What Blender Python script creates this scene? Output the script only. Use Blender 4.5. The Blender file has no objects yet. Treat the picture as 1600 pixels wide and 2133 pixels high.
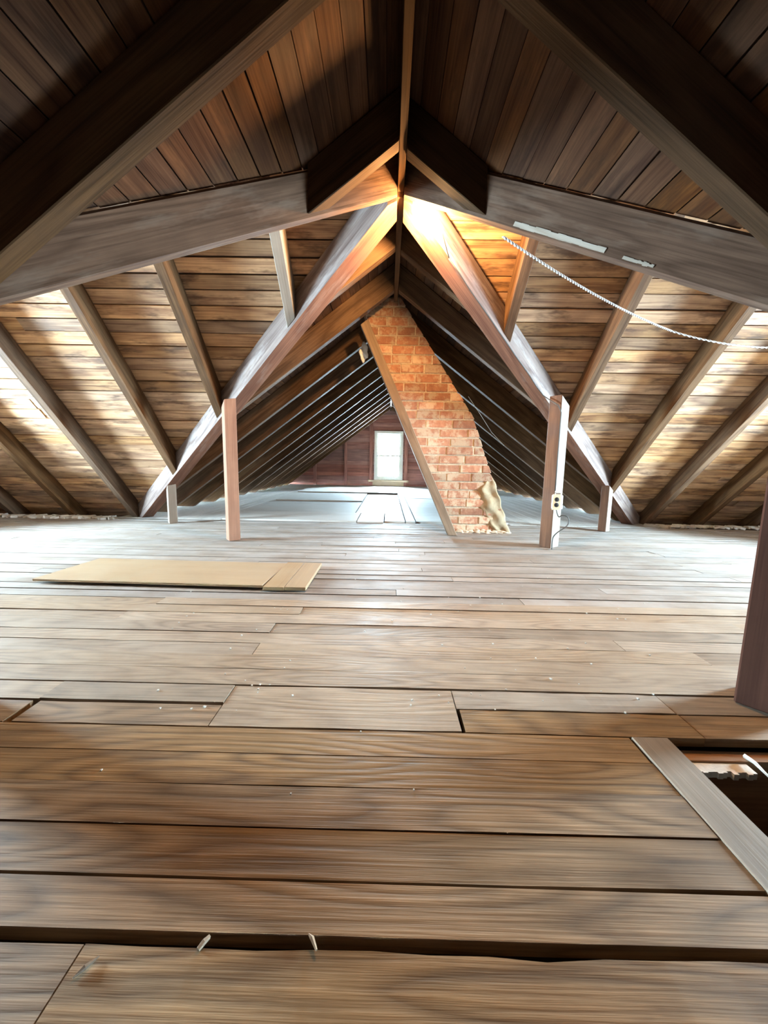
import bpy, bmesh, math, random
from mathutils import Vector as V, Matrix
random.seed(7)
SC = bpy.context.scene
COL = SC.collection

# ------------------------------------------------------------------ camera
H = 0.625
F_PX, PITCH, YAW, ROLL = 778.19, 0.13226, -0.00953, 0.01806
cd = bpy.data.cameras.new('camera'); cam = bpy.data.objects.new('camera', cd); COL.objects.link(cam)
cd.sensor_fit = 'HORIZONTAL'; cd.sensor_width = 36.0; cd.lens = 36.0 * F_PX / 1600.0
cd.clip_start = 0.02; cd.clip_end = 200
_F = V((math.sin(YAW)*math.cos(PITCH), math.cos(YAW)*math.cos(PITCH), -math.sin(PITCH)))
_R = V((math.cos(YAW), -math.sin(YAW), 0)); _U = _R.cross(_F)
_r = math.cos(ROLL)*_R + math.sin(ROLL)*_U; _u = -math.sin(ROLL)*_R + math.cos(ROLL)*_U
cam.matrix_world = Matrix(((_r.x, _u.x, -_F.x, 0), (_r.y, _u.y, -_F.y, 0), (_r.z, _u.z, -_F.z, H), (0, 0, 0, 1)))
SC.camera = cam

# ------------------------------------------------------------------ world, light, exposure
WORLD_STRENGTH = 290.0
BULB_STRENGTH = 1200.0
EXPOSURE = 1.2
w = bpy.data.worlds.new('sky'); SC.world = w; w.use_nodes = True
bg = w.node_tree.nodes['Background']; bg.inputs[0].default_value = (0.63, 0.85, 1.0, 1); bg.inputs[1].default_value = WORLD_STRENGTH
SC.view_settings.view_transform = 'Standard'; SC.view_settings.look = 'None'
SC.view_settings.gamma = 1.0; SC.view_settings.use_curve_mapping = False
SC.view_settings.exposure = EXPOSURE
SC.cycles.use_denoising = True
SC.cycles.max_bounces = 10; SC.cycles.diffuse_bounces = 6; SC.cycles.glossy_bounces = 3
SC.cycles.sample_clamp_indirect = 12

# ------------------------------------------------------------------ roof geometry (metres)
XR, ZR, YC = 0.0355, 1.952, 2.069          # main ridge x, inner ridge height, y where the cross ridge meets it
A = 0.7466                                  # slope of the main roof
BF = {-1: 1.067, 1: 0.9805}                 # far slope of each wing
BN = {-1: 0.962, 1: 1.0047}                 # near slope of each wing
VD = 0.20                                   # vertical depth of the rafters
Y0, Y1, XW = -3.2, 10.0, 4.5                # near gable, far gable, wing gables
WIN_W, WIN_Z0, WIN_Z1 = 0.70, 0.19, 1.41

def portal(name, loc, rot, sx, sy):         # guides sky light through each window opening
    l = bpy.data.lights.new(name, 'AREA'); l.shape = 'RECTANGLE'; l.size = sx; l.size_y = sy; l.cycles.is_portal = True
    o = bpy.data.objects.new(name, l); COL.objects.link(o); o.location = loc; o.rotation_euler = rot
zc = (WIN_Z0 + WIN_Z1)/2
portal('sky_portal', (0.0, Y1+0.12, zc), (-math.pi/2, 0, 0), WIN_W, WIN_Z1-WIN_Z0)
portal('sky_portal', (-XW-0.12, YC, zc), (math.pi/2, 0, -math.pi/2), WIN_W, WIN_Z1-WIN_Z0)
portal('sky_portal', (XW+0.12, YC, zc), (math.pi/2, 0, math.pi/2), WIN_W, WIN_Z1-WIN_Z0)

# ------------------------------------------------------------------ materials
MATS = {}
def nodes(name):
    m = bpy.data.materials.new(name); m.use_nodes = True
    t = m.node_tree; b = t.nodes['Principled BSDF']; MATS[name] = m
    return m, t, b
def mth(t, op, a, b=None):
    n = t.nodes.new('ShaderNodeMath'); n.operation = op
    for i, x in enumerate((a, b)):
        if x is None: continue
        if isinstance(x, (int, float)): n.inputs[i].default_value = x
        else: t.links.new(x, n.inputs[i])
    return n.outputs[0]
def mixc(t, f, a, b, mode='MIX'):
    n = t.nodes.new('ShaderNodeMix'); n.data_type = 'RGBA'; n.blend_type = mode
    for s, x in ((n.inputs[0], f), (n.inputs[6], a), (n.inputs[7], b)):
        if isinstance(x, (int, float)): s.default_value = x
        elif isinstance(x, tuple): s.default_value = (*x, 1)
        else: t.links.new(x, s)
    return n.outputs[2]
def noise(t, vec, scale, detail=3, rough=0.55, dist=0.0):
    n = t.nodes.new('ShaderNodeTexNoise'); t.links.new(vec, n.inputs['Vector'])
    n.inputs['Scale'].default_value = scale; n.inputs['Detail'].default_value = detail
    n.inputs['Roughness'].default_value = rough; n.inputs['Distortion'].default_value = dist
    return n.outputs['Fac']
def rng(t, x, a, b, c=0.0, d=1.0):
    n = t.nodes.new('ShaderNodeMapRange'); t.links.new(x, n.inputs[0])
    for i, v in enumerate((a, b, c, d)): n.inputs[i+1].default_value = v
    return n.outputs[0]
def wood(name, dark, light, rough=0.7, stretch=10.0, fine=1.0, fig=9.0, stain=None, stain_amt=0.5, var=0.35, dust=None, dust_amt=0.0, bump=0.25, spec=0.3, eyes=0.0):
    """sawn wood, grain along the local x axis of the object"""
    m, t, b = nodes(name); L = t.links
    tc = t.nodes.new('ShaderNodeTexCoord'); oi = t.nodes.new('ShaderNodeObjectInfo')
    off = t.nodes.new('ShaderNodeCombineXYZ')
    for i, k in enumerate((53.1, 91.7, 37.3)): L.new(mth(t, 'MULTIPLY', oi.outputs['Random'], k), off.inputs[i])
    add = t.nodes.new('ShaderNodeVectorMath'); add.operation = 'ADD'
    L.new(tc.outputs['Object'], add.inputs[0]); L.new(off.outputs[0], add.inputs[1]); P = add.outputs[0]
    def mp(s):
        n = t.nodes.new('ShaderNodeMapping'); n.inputs['Scale'].default_value = s; L.new(P, n.inputs[0]); return n.outputs[0]
    big = noise(t, mp((0.9, stretch*0.8, stretch*0.8)), 1.0, 2, 0.5)
    if eyes:                                                                    # long oval rings around knots
        vo = t.nodes.new('ShaderNodeTexVoronoi'); vo.feature = 'SMOOTH_F1'; vo.inputs['Smoothness'].default_value = 0.35
        L.new(mp((1.5, 10.0, 10.0)), vo.inputs['Vector']); vo.inputs['Scale'].default_value = 1.0
        big = mth(t, 'ADD', mth(t, 'MULTIPLY', vo.outputs['Distance'], eyes), mth(t, 'MULTIPLY', big, 1-eyes*0.6))
    figure = mth(t, 'SINE', mth(t, 'MULTIPLY', big, fig*6.283))                # cathedral figure
    figure = rng(t, figure, -1, 1)
    figure = mth(t, 'POWER', figure, 0.6)
    fib = noise(t, mp((3.0*fine, 140*fine, 140*fine)), 1.0, 3, 0.6)             # fibres
    blot = noise(t, P, 5.0, 4, 0.6)
    g = mth(t, 'ADD', mth(t, 'MULTIPLY', figure, 0.45), mth(t, 'MULTIPLY', rng(t, fib, 0.3, 0.7), 0.55))
    g = mth(t, 'MULTIPLY', g, rng(t, blot, 0.25, 0.75, 0.55, 1.15))
    c = mixc(t, g, dark, light)
    if stain:
        s = rng(t, noise(t, mp((3.2, 14.0, 14.0)), 1.0, 4, 0.65), 0.52, 0.66, 0, stain_amt)
        c = mixc(t, s, c, stain)
    if dust:
        d = rng(t, noise(t, P, 3.2, 5, 0.65), 0.35, 0.62, dust_amt*0.35, dust_amt)
        c = mixc(t, d, c, dust)
    v = rng(t, oi.outputs['Random'], 0, 1, 1-var, 1+var*0.6)
    hs = t.nodes.new('ShaderNodeHueSaturation'); L.new(c, hs.inputs['Color']); L.new(v, hs.inputs['Value'])
    L.new(rng(t, mth(t, 'FRACT', mth(t, 'MULTIPLY', oi.outputs['Random'], 7.31)), 0, 1, 0.85, 1.1), hs.inputs['Saturation'])
    L.new(hs.outputs[0], b.inputs['Base Color'])
    L.new(rng(t, blot, 0.3, 0.7, rough-0.1, rough+0.12), b.inputs['Roughness'])
    b.inputs['Specular IOR Level'].default_value = spec
    bp = t.nodes.new('ShaderNodeBump'); bp.inputs['Strength'].default_value = bump; bp.inputs['Distance'].default_value = 0.002
    L.new(g, bp.inputs['Height']); L.new(bp.outputs[0], b.inputs['Normal'])
    return m
def plain(name, col, rough=0.6, metal=0.0, nscale=30, namt=0.15, bump=0.0, spec=0.4):
    m, t, b = nodes(name); tc = t.nodes.new('ShaderNodeTexCoord')
    n = noise(t, tc.outputs['Object'], nscale, 4, 0.6)
    c = mixc(t, rng(t, n, 0.3, 0.7), tuple(x*(1-namt) for x in col), tuple(min(1, x*(1+namt)) for x in col))
    t.links.new(c, b.inputs['Base Color']); b.inputs['Roughness'].default_value = rough; b.inputs['Metallic'].default_value = metal
    b.inputs['Specular IOR Level'].default_value = spec
    if bump:
        bp = t.nodes.new('ShaderNodeBump'); bp.inputs['Strength'].default_value = bump; bp.inputs['Distance'].default_value = 0.004
        t.links.new(n, bp.inputs['Height']); t.links.new(bp.outputs[0], b.inputs['Normal'])
    return m
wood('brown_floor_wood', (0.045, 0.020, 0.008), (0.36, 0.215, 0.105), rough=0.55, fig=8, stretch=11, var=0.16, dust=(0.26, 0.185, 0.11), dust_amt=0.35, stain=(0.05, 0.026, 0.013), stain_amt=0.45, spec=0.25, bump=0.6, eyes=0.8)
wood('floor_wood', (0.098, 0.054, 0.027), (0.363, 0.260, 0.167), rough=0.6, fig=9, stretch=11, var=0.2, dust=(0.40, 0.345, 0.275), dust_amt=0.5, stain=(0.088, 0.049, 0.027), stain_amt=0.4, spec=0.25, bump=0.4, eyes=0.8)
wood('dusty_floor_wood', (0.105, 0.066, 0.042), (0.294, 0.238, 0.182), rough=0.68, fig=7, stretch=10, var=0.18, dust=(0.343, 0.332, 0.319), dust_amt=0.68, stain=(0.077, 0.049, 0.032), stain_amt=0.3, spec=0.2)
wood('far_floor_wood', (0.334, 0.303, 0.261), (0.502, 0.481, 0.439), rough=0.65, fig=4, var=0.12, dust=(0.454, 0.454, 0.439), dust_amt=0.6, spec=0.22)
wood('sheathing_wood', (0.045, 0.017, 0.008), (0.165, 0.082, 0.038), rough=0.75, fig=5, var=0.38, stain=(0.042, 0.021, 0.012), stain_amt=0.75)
wood('lit_sheathing_wood', (0.138, 0.058, 0.029), (0.619, 0.378, 0.198), rough=0.75, fig=5, var=0.38, stain=(0.077, 0.039, 0.022), stain_amt=0.8)  # lighter sheathing copy: window light in the wings put into the colour
wood('shaded_rafter_wood', (0.018, 0.009, 0.004), (0.078, 0.040, 0.017), rough=0.85, fig=5, var=0.2, spec=0.1)  # darker rafter copy: shade of the near roof put into the colour
wood('shaded_sheathing_wood', (0.029, 0.010, 0.005), (0.108, 0.047, 0.019), rough=0.8, fig=5, var=0.3, stain=(0.027, 0.013, 0.007), stain_amt=0.7, spec=0.1)  # darker sheathing copy, the dimness of the near ceiling painted in
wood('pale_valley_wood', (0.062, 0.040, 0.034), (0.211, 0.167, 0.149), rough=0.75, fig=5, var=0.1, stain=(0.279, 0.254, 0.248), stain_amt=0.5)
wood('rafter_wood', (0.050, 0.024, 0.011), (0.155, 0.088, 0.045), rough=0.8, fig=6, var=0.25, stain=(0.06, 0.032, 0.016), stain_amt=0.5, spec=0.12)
wood('valley_wood', (0.050, 0.025, 0.014), (0.130, 0.072, 0.043), rough=0.85, fig=8, var=0.1, stain=(0.17, 0.118, 0.085), stain_amt=0.4, bump=0.5, spec=0.1)
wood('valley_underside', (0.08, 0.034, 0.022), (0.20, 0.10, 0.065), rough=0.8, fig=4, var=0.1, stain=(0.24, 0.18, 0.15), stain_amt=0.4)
wood('post_wood', (0.15, 0.058, 0.028), (0.28, 0.128, 0.065), rough=0.7, fig=4, var=0.12, spec=0.15)
wood('shaded_face_post_wood', (0.060, 0.027, 0.013), (0.150, 0.074, 0.040), rough=0.7, fig=4, var=0.08, spec=0.15)  # brown darkened for the shade on the left faces
wood('grey_post_wood', (0.168, 0.133, 0.105), (0.308, 0.266, 0.217), rough=0.75, fig=4, var=0.1)
wood('brace_wood', (0.12, 0.075, 0.042), (0.27, 0.18, 0.11), rough=0.7, fig=4, var=0.05)
wood('plywood', (0.25, 0.155, 0.075), (0.34, 0.235, 0.125), rough=0.65, fig=5, stretch=4, var=0.06, dust=(0.32, 0.25, 0.16), dust_amt=0.5, spec=0.2)
wood('trim_wood', (0.11, 0.07, 0.04), (0.25, 0.185, 0.125), rough=0.6, fig=6, var=0.06, dust=(0.27, 0.225, 0.17), dust_amt=0.35, spec=0.2)
wood('pale_edge_wood', (0.45, 0.33, 0.2), (0.68, 0.55, 0.38), rough=0.7, fig=4, var=0.1)
wood('splinter_wood', (0.22, 0.15, 0.09), (0.38, 0.28, 0.18), var=0.1)
wood('shaded_near_post_wood', (0.028, 0.009, 0.005), (0.075, 0.027, 0.015), rough=0.75, fig=4, var=0.05, spec=0.1)  # shade on the near post's visible face is painted into its brown
wood('joist_wood', (0.22, 0.10, 0.04), (0.52, 0.29, 0.13), rough=0.8, fig=4, var=0.1)
wood('bare_wood', (0.30, 0.24, 0.18), (0.46, 0.40, 0.33), rough=0.8, var=0.05)
plain('crumb', (0.46, 0.43, 0.38), 0.9)
wood('wall_wood', (0.213, 0.085, 0.067), (0.479, 0.226, 0.173), rough=0.8, fig=4, var=0.3)
plain('roof_deck', (0.05, 0.03, 0.02), 0.9)
plain('dark_void', (0.03, 0.02, 0.013), 0.95)
plain('mortar', (0.44, 0.34, 0.24), 0.9, nscale=60, namt=0.25, bump=0.6)
plain('plaster', (0.29, 0.225, 0.14), 0.9, nscale=14, namt=0.25, bump=0.7)
plain('chalk', (0.75, 0.72, 0.66), 0.9, nscale=40, namt=0.15, bump=0.4)
plain('white_paint', (0.80, 0.80, 0.74), 0.5, namt=0.05)
plain('cream_plastic', (0.72, 0.60, 0.40), 0.4, namt=0.05)
plain('black_plastic', (0.02, 0.02, 0.022), 0.35)
plain('white_cord', (0.42, 0.45, 0.47), 0.6, namt=0.08)
plain('dark_cable', (0.05, 0.045, 0.04), 0.6)
plain('porcelain', (0.7, 0.62, 0.5), 0.3)
plain('metal', (0.45, 0.42, 0.38), 0.4, 0.8)
def brick_mat():
    m, t, b = nodes('brick'); L = t.links
    tc = t.nodes.new('ShaderNodeTexCoord'); oi = t.nodes.new('ShaderNodeObjectInfo')
    geo = t.nodes.new('ShaderNodeNewGeometry')
    add = t.nodes.new('ShaderNodeVectorMath'); add.operation = 'ADD'
    off = t.nodes.new('ShaderNodeCombineXYZ'); L.new(mth(t, 'MULTIPLY', oi.outputs['Random'], 71.0), off.inputs[0])
    L.new(tc.outputs['Object'], add.inputs[0]); L.new(off.outputs[0], add.inputs[1]); P = add.outputs[0]
    n1 = noise(t, P, 22, 4, 0.65); n2 = noise(t, P, 90, 3, 0.6); n3 = noise(t, P, 9, 5, 0.7)
    c = mixc(t, rng(t, n1, 0.3, 0.7), (0.235, 0.088, 0.046), (0.40, 0.19, 0.105))
    c = mixc(t, rng(t, n2, 0.35, 0.75, 0, 0.3), c, (0.25, 0.11, 0.06))
    c = mixc(t, rng(t, n3, 0.47, 0.58, 0, 0.85), c, (0.43, 0.32, 0.215))          # smeared mortar
    hs = t.nodes.new('ShaderNodeHueSaturation'); L.new(c, hs.inputs['Color'])
    L.new(rng(t, oi.outputs['Random'], 0, 1, 0.7, 1.2), hs.inputs['Value']); L.new(hs.outputs[0], b.inputs['Base Color'])
    b.inputs['Roughness'].default_value = 0.9
    bp = t.nodes.new('ShaderNodeBump'); bp.inputs['Strength'].default_value = 0.6; bp.inputs['Distance'].default_value = 0.004
    L.new(mth(t, 'ADD', n1, n3), bp.inputs['Height']); L.new(bp.outputs[0], b.inputs['Normal'])
brick_mat()
def glass_mat():
    m, t, b = nodes('window_glass'); t.nodes.remove(b)
    out = [n for n in t.nodes if n.type == 'OUTPUT_MATERIAL'][0]
    tr = t.nodes.new('ShaderNodeBsdfTransparent'); tr.inputs[0].default_value = (0.96, 0.97, 0.97, 1)
    gl = t.nodes.new('ShaderNodeBsdfGlossy'); gl.inputs['Roughness'].default_value = 0.05
    fr = t.nodes.new('ShaderNodeFresnel'); fr.inputs[0].default_value = 1.45
    mx = t.nodes.new('ShaderNodeMixShader')
    t.links.new(fr.outputs[0], mx.inputs[0]); t.links.new(tr.outputs[0], mx.inputs[1]); t.links.new(gl.outputs[0], mx.inputs[2])
    t.links.new(mx.outputs[0], out.inputs[0])
glass_mat()
def bulb_mat():
    m, t, b = nodes('bulb_glow')
    b.inputs['Base Color'].default_value = (1, 0.9, 0.7, 1)
    b.inputs['Emission Color'].default_value = (1.0, 0.55, 0.21, 1); b.inputs['Emission Strength'].default_value = BULB_STRENGTH
bulb_mat()

# ------------------------------------------------------------------ geometry helpers
def tag(o, label=None, cat=None, group=None, kind=None):
    for k, x in (('label', label), ('category', cat), ('group', group), ('kind', kind)):
        if x: o[k] = x
    return o
def link(o, parent=None):
    COL.objects.link(o)
    if parent:
        o.parent = parent; o.matrix_parent_inverse = PW[parent.name].inverted()
    return o
PW = {}
def empty(name, loc):
    o = bpy.data.objects.new(name, None); COL.objects.link(o); o.location = loc; o.empty_display_size = 0.05
    PW[o.name] = Matrix.Translation(V(loc)); return o
def frame(o, ex, ez=None):
    """4x4 matrix with x along ex, z near ez"""
    ex = V(ex).normalized(); ez = V(ez or (0, 0, 1)); ey = ez.cross(ex).normalized(); ez = ex.cross(ey)
    return Matrix(((ex.x, ey.x, ez.x, o[0]), (ex.y, ey.y, ez.y, o[1]), (ex.z, ey.z, ez.z, o[2]), (0, 0, 0, 1)))
def boxf(M, x0, x1, y0, y1, z0, z1):
    p = [M @ V((x, y, z)) for x in (x0, x1) for y in (y0, y1) for z in (z0, z1)]
    return [[p[i] for i in f] for f in ((0, 1, 3, 2), (4, 6, 7, 5), (0, 4, 5, 1), (2, 3, 7, 6), (0, 2, 6, 4), (1, 5, 7, 3))]
def clip(faces, p, n):
    p = V(p); n = V(n); out = []; cap = []
    for f in faces:
        d = [(q-p).dot(n) for q in f]; g = []
        for i in range(len(f)):
            j = (i+1) % len(f)
            if d[i] <= 1e-9: g.append(f[i])
            if (d[i] < -1e-9 and d[j] > 1e-9) or (d[i] > 1e-9 and d[j] < -1e-9):
                s = d[i]/(d[i]-d[j]); q = f[i].lerp(f[j], s); g.append(q); cap.append(q)
            elif abs(d[i]) <= 1e-9: cap.append(f[i])
        if len(g) >= 3: out.append(g)
    u = []
    for q in cap:
        if all((q-r).length > 1e-6 for r in u): u.append(q)
    if len(u) >= 3 and len(out) < 60:
        c = sum(u, V((0, 0, 0)))/len(u); a = (u[0]-c).normalized(); b = n.normalized().cross(a)
        u.sort(key=lambda q: math.atan2((q-c).dot(b), (q-c).dot(a))); out.append(u)
    return out
def mesh_from(name, faces_list, mat, M, parent=None, bevel=0.0):
    """faces (world coordinates) -> one mesh object with matrix M"""
    Mi = M.inverted(); vs = []; idx = {}; fs = []
    for k, faces in enumerate(faces_list):
        for f in faces:
            g = []
            for q in f:
                l = Mi @ q; key = (k, round(l.x, 5), round(l.y, 5), round(l.z, 5))
                if key not in idx: idx[key] = len(vs); vs.append(l)
                if idx[key] not in g: g.append(idx[key])
            if len(g) >= 3: fs.append(g)
    if not fs: return None
    me = bpy.data.meshes.new(name); me.from_pydata(vs, [], fs)
    if bevel:
        bm = bmesh.new(); bm.from_mesh(me)
        bmesh.ops.bevel(bm, geom=list(bm.edges), offset=bevel, segments=1, affect='EDGES', clamp_overlap=True)
        bm.to_mesh(me); bm.free()
    me.materials.append(MATS[mat]); me.validate()
    o = bpy.data.objects.new(name, me); o.matrix_basis = M; link(o, parent)
    PW[o.name] = M; return o
def slab(name, x0, x1, y0, y1, z0, z1, mat, parent=None, bevel=0.0, grain='x', clips=()):
    c = ((x0+x1)/2, (y0+y1)/2, (z0+z1)/2)
    M = frame(c, {'x': (1, 0, 0), 'y': (0, 1, 0), 'z': (0, 0, 1)}[grain], (0, 0, 1) if grain != 'z' else (0, -1, 0))
    f = boxf(Matrix(), x0, x1, y0, y1, z0, z1)
    for p, n in clips: f = clip(f, p, n)
    return mesh_from(name, [f], mat, M, parent, bevel)
def tube_faces(pts, r, n=8, close=True):
    pts = [V(p) for p in pts]; rings = []
    up = V((0.13, 0.31, 0.94))
    for i, p in enumerate(pts):
        d = (pts[min(i+1, len(pts)-1)]-pts[max(i-1, 0)]).normalized()
        a = d.cross(up)
        if a.length < 0.05: a = d.cross(V((1, 0, 0)))
        a.normalize(); b = d.cross(a); rr = r[i] if isinstance(r, (list, tuple)) else r
        rings.append([p + rr*(math.cos(t)*a + math.sin(t)*b) for t in [2*math.pi*k/n for k in range(n)]])
    f = [[rings[i][k], rings[i][(k+1) % n], rings[i+1][(k+1) % n], rings[i+1][k]] for i in range(len(pts)-1) for k in range(n)]
    if close: f += [rings[0][::-1], rings[-1]]
    return f
def tube(name, pts, r, mat, parent=None, n=8, origin=None):
    o = mesh_from(name, [tube_faces(pts, r, n)], mat, Matrix.Translation(V(origin or pts[0])), parent)
    for p in o.data.polygons: p.use_smooth = True
    return o
def lathe(name, prof, mat, M, parent=None, n=20):
    rings = [[M @ V((r*math.cos(t), r*math.sin(t), z)) for t in [2*math.pi*k/n for k in range(n)]] for r, z in prof]
    f = [[rings[i][k], rings[i][(k+1) % n], rings[i+1][(k+1) % n], rings[i+1][k]] for i in range(len(prof)-1) for k in range(n)]
    f += [rings[0][::-1], rings[-1]]
    o = mesh_from(name, [f], mat, M, parent)
    for p in o.data.polygons: p.use_smooth = True
    return o
def lump(name, pts_r, mat, parent=None, jitter=0.25, seg=10, origin=None, seed=1):
    """an irregular lumpy body made of one deformed icosphere"""
    rs = random.Random(seed); c, sx, sy, sz = pts_r
    bm = bmesh.new(); bmesh.ops.create_icosphere(bm, subdivisions=3, radius=1)
    ph = [rs.uniform(0, 6.28) for _ in range(9)]
    for v in bm.verts:
        q = v.co; k = 1 + jitter*(math.sin(3*q.x+ph[0])*math.sin(3.3*q.y+ph[1]) + 0.6*math.sin(6*q.z+ph[2]+2*q.x) + 0.4*math.sin(9*q.y+ph[3]+5*q.z))
        v.co = V((q.x*sx*k, q.y*sy*k, q.z*sz*k))
    me = bpy.data.meshes.new(name); bm.to_mesh(me); bm.free(); me.materials.append(MATS[mat])
    for p in me.polygons: p.use_smooth = True
    o = bpy.data.objects.new(name, me); o.matrix_basis = Matrix.Translation(V(c)); link(o, parent); PW[o.name] = o.matrix_basis.copy()
    return o
ORD = ['first', 'second', 'third', 'fourth', 'fifth', 'sixth', 'seventh', 'eighth', 'ninth', 'tenth', 'eleventh', 'twelfth', 'thirteenth', 'fourteenth']
SIDE = {-1: 'left', 1: 'right'}

# planes of the roof: (point, outward normal), keep the inside
def main_plane(s, off=0.0): return (V((XR, 0, ZR+off)), V((s*A, 0, 1)))
def wing_plane(s, far, off=0.0): return (V((0, YC, ZR+off)), V((0, BF[s] if far else -BN[s], 1)))
def valley_dir(s, far): return V((s, A/BF[s] if far else -A/BN[s], -A))
def valley_n(s, far):                       # horizontal normal of a valley's vertical plane, pointing into the wing
    d = valley_dir(s, far); n = V((d.y, -d.x, 0)).normalized()
    return n if n.x*s > 0 else -n
CX = V((XR, YC, ZR))
FLOORP = (V((0, 0, 0)), V((0, 0, -1)))

# ------------------------------------------------------------------ the setting: floor
hx0, hx1, hy0, hy1 = 0.662, 1.30, 0.10, 0.797        # the open hatch
FT = 0.022
sub = []
def subbox(x0, x1, y0, y1): sub.append(boxf(Matrix(), x0, x1, y0, y1, -0.16, -FT-0.012))
subbox(-XW-0.1, XW+0.1, hy1+0.0, 4.5); subbox(-XW, hx0-0.0, Y0, hy1); subbox(hx1, XW, Y0, hy1); subbox(hx0, hx1, Y0, hy0); subbox(-3.3, 3.3, 4.5, Y1+0.1)
floor = mesh_from('floor', sub, 'dark_void', Matrix()); tag(floor, 'dark subfloor under the attic boards', kind='structure')
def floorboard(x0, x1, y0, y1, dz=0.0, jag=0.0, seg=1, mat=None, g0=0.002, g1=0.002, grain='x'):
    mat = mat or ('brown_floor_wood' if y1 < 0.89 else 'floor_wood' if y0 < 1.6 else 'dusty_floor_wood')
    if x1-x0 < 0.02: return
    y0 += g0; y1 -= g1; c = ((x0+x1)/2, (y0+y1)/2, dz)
    if seg <= 1: return slab('floorboard', x0+0.0012, x1-0.0012, y0, y1, -FT+dz, dz, mat, floor, grain=grain)
    xs = [x0+0.0012 + (x1-x0-0.0024)*i/seg for i in range(seg+1)]
    a = [y0 + random.uniform(-jag, jag) for _ in xs]; b = [y1 + random.uniform(-jag, jag) for _ in xs]
    tz = [dz + random.uniform(-0.0008, 0.0008) for _ in xs]; f = []
    P = lambda x, y, z: V((x, y, z))
    for i in range(seg):
        p, q = xs[i], xs[i+1]
        f += [[P(p, a[i], tz[i]), P(q, a[i+1], tz[i+1]), P(q, b[i+1], tz[i+1]), P(p, b[i], tz[i])],
              [P(p, a[i], -FT), P(q, a[i+1], -FT), P(q, a[i+1], tz[i+1]), P(p, a[i], tz[i])],
              [P(p, b[i], tz[i]), P(q, b[i+1], tz[i+1]), P(q, b[i+1], -FT), P(p, b[i], -FT)]]
    f += [[P(xs[0], b[0], -FT), P(xs[0], a[0], -FT), P(xs[0], a[0], tz[0]), P(xs[0], b[0], tz[0])],
          [P(xs[-1], a[-1], -FT), P(xs[-1], b[-1], -FT), P(xs[-1], b[-1], tz[-1]), P(xs[-1], a[-1], tz[-1])]]
    return mesh_from('floorboard', [f], mat, Matrix.Translation(V(c)), floor)
# (y0, y1, joints, x limit on the right, gap in front, gap behind)
rows = [(0.315, 0.400, [-0.381, 0.9], hx0-0.002, 0.003, 0.0), (0.416, 0.481, [], hx0-0.085, 0.001, 0.002), (0.483, 0.562, [], hx0-0.085, 0.002, 0.001),
        (0.562, 0.645, [], hx0-0.087, 0.001, 0.001), (0.645, 0.724, [], hx0-0.087, 0.001, 0.001), (0.724, 0.800, [], hx0-0.09, 0.001, 0.001),
        (0.803, 0.885, [-0.885, 0.188, 0.752, 1.6], XW, 0.001, 0.0015), (0.888, 0.966, [-0.897, -0.415, 0.186, 0.75, 1.7], XW, 0.0015, 0.0015),
        (0.970, 1.050, [-1.7, 1.3], XW, 0.001, 0.001), (1.050, 1.133, [-1.5, 1.45], XW, 0.001, 0.001), (1.133, 1.212, [-0.43, 1.05, 2.4], XW, 0.001, 0.001),
        (1.212, 1.290, [-1.9, 0.824, 2.1], XW, 0.001, 0.0025), (1.290, 1.370, [-0.424, 1.9], XW, 0.001, 0.001), (1.370, 1.455, [-1.059, 1.4], XW, 0.001, 0.001)]
for r, (y0, y1, js, xl, g0, g1) in enumerate(rows):
    if r == 0:
        cuts = [-2.6, -0.381, xl]
    else: cuts = [-2.65 if y1 < 0.2 else -XW] + sorted(j for j in js if j < xl) + [xl]
    for i in range(len(cuts)-1):
        a, b = cuts[i], cuts[i+1]
        if r == 7 and i == 2:                      # the wide board in the middle fills two rows
            floorboard(a, b, 0.805, 0.966, 0.0, 0.0012, 8, g0=0.001, g1=0.002); continue
        if r == 6 and a == -0.885:
            floorboard(a+0.0, -0.415, y0, y1, 0.0, 0.001, 6, g0=g0, g1=0.005); continue
        if r == 6 and b == -0.885: b = -0.906
        if r == 6 and a == 0.188: a = 0.193
        floorboard(a, b, y0, y1, random.uniform(-0.001, 0.0012), 0.0035 if r == 0 else 0.0011, 14 if b-a > 0.5 else 6, g0=g0, g1=g1)
for a, b in ((hx1, 3.0), (3.0, XW)):               # right of the hatch
    for k in range(6): floorboard(a, b, 0.315+0.0805*k, 0.315+0.0805*(k+1))
y = 0.315
while y > Y0+0.1:                                   # behind the camera
    y -= 0.083
    if y > hy0-0.08: floorboard(-2.6, hx0-0.002, y, y+0.083); floorboard(hx1, 2.6, y, y+0.083)
    else: floorboard(-2.6, random.uniform(-0.8, 0.8), y, y+0.083); 
    if y <= hy0-0.08: floorboard(0.8, 2.6, y, y+0.083)
y = 1.455; r = 0
while y < 3.80:
    wd = 0.081 if y < 3.7 else 3.828-y
    js = [-XW] + sorted([random.uniform(-4, -1.8), random.uniform(-1.4, 1.2), random.uniform(1.6, 4.2)]) + [XW]
    for i in range(len(js)-1): floorboard(js[i], js[i+1], y, y+wd, random.uniform(-0.003, 0.003), g0=0.0015, g1=random.choice((0.001, 0.002, 0.0045, 0.006)))
    y += wd; r += 1
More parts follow.
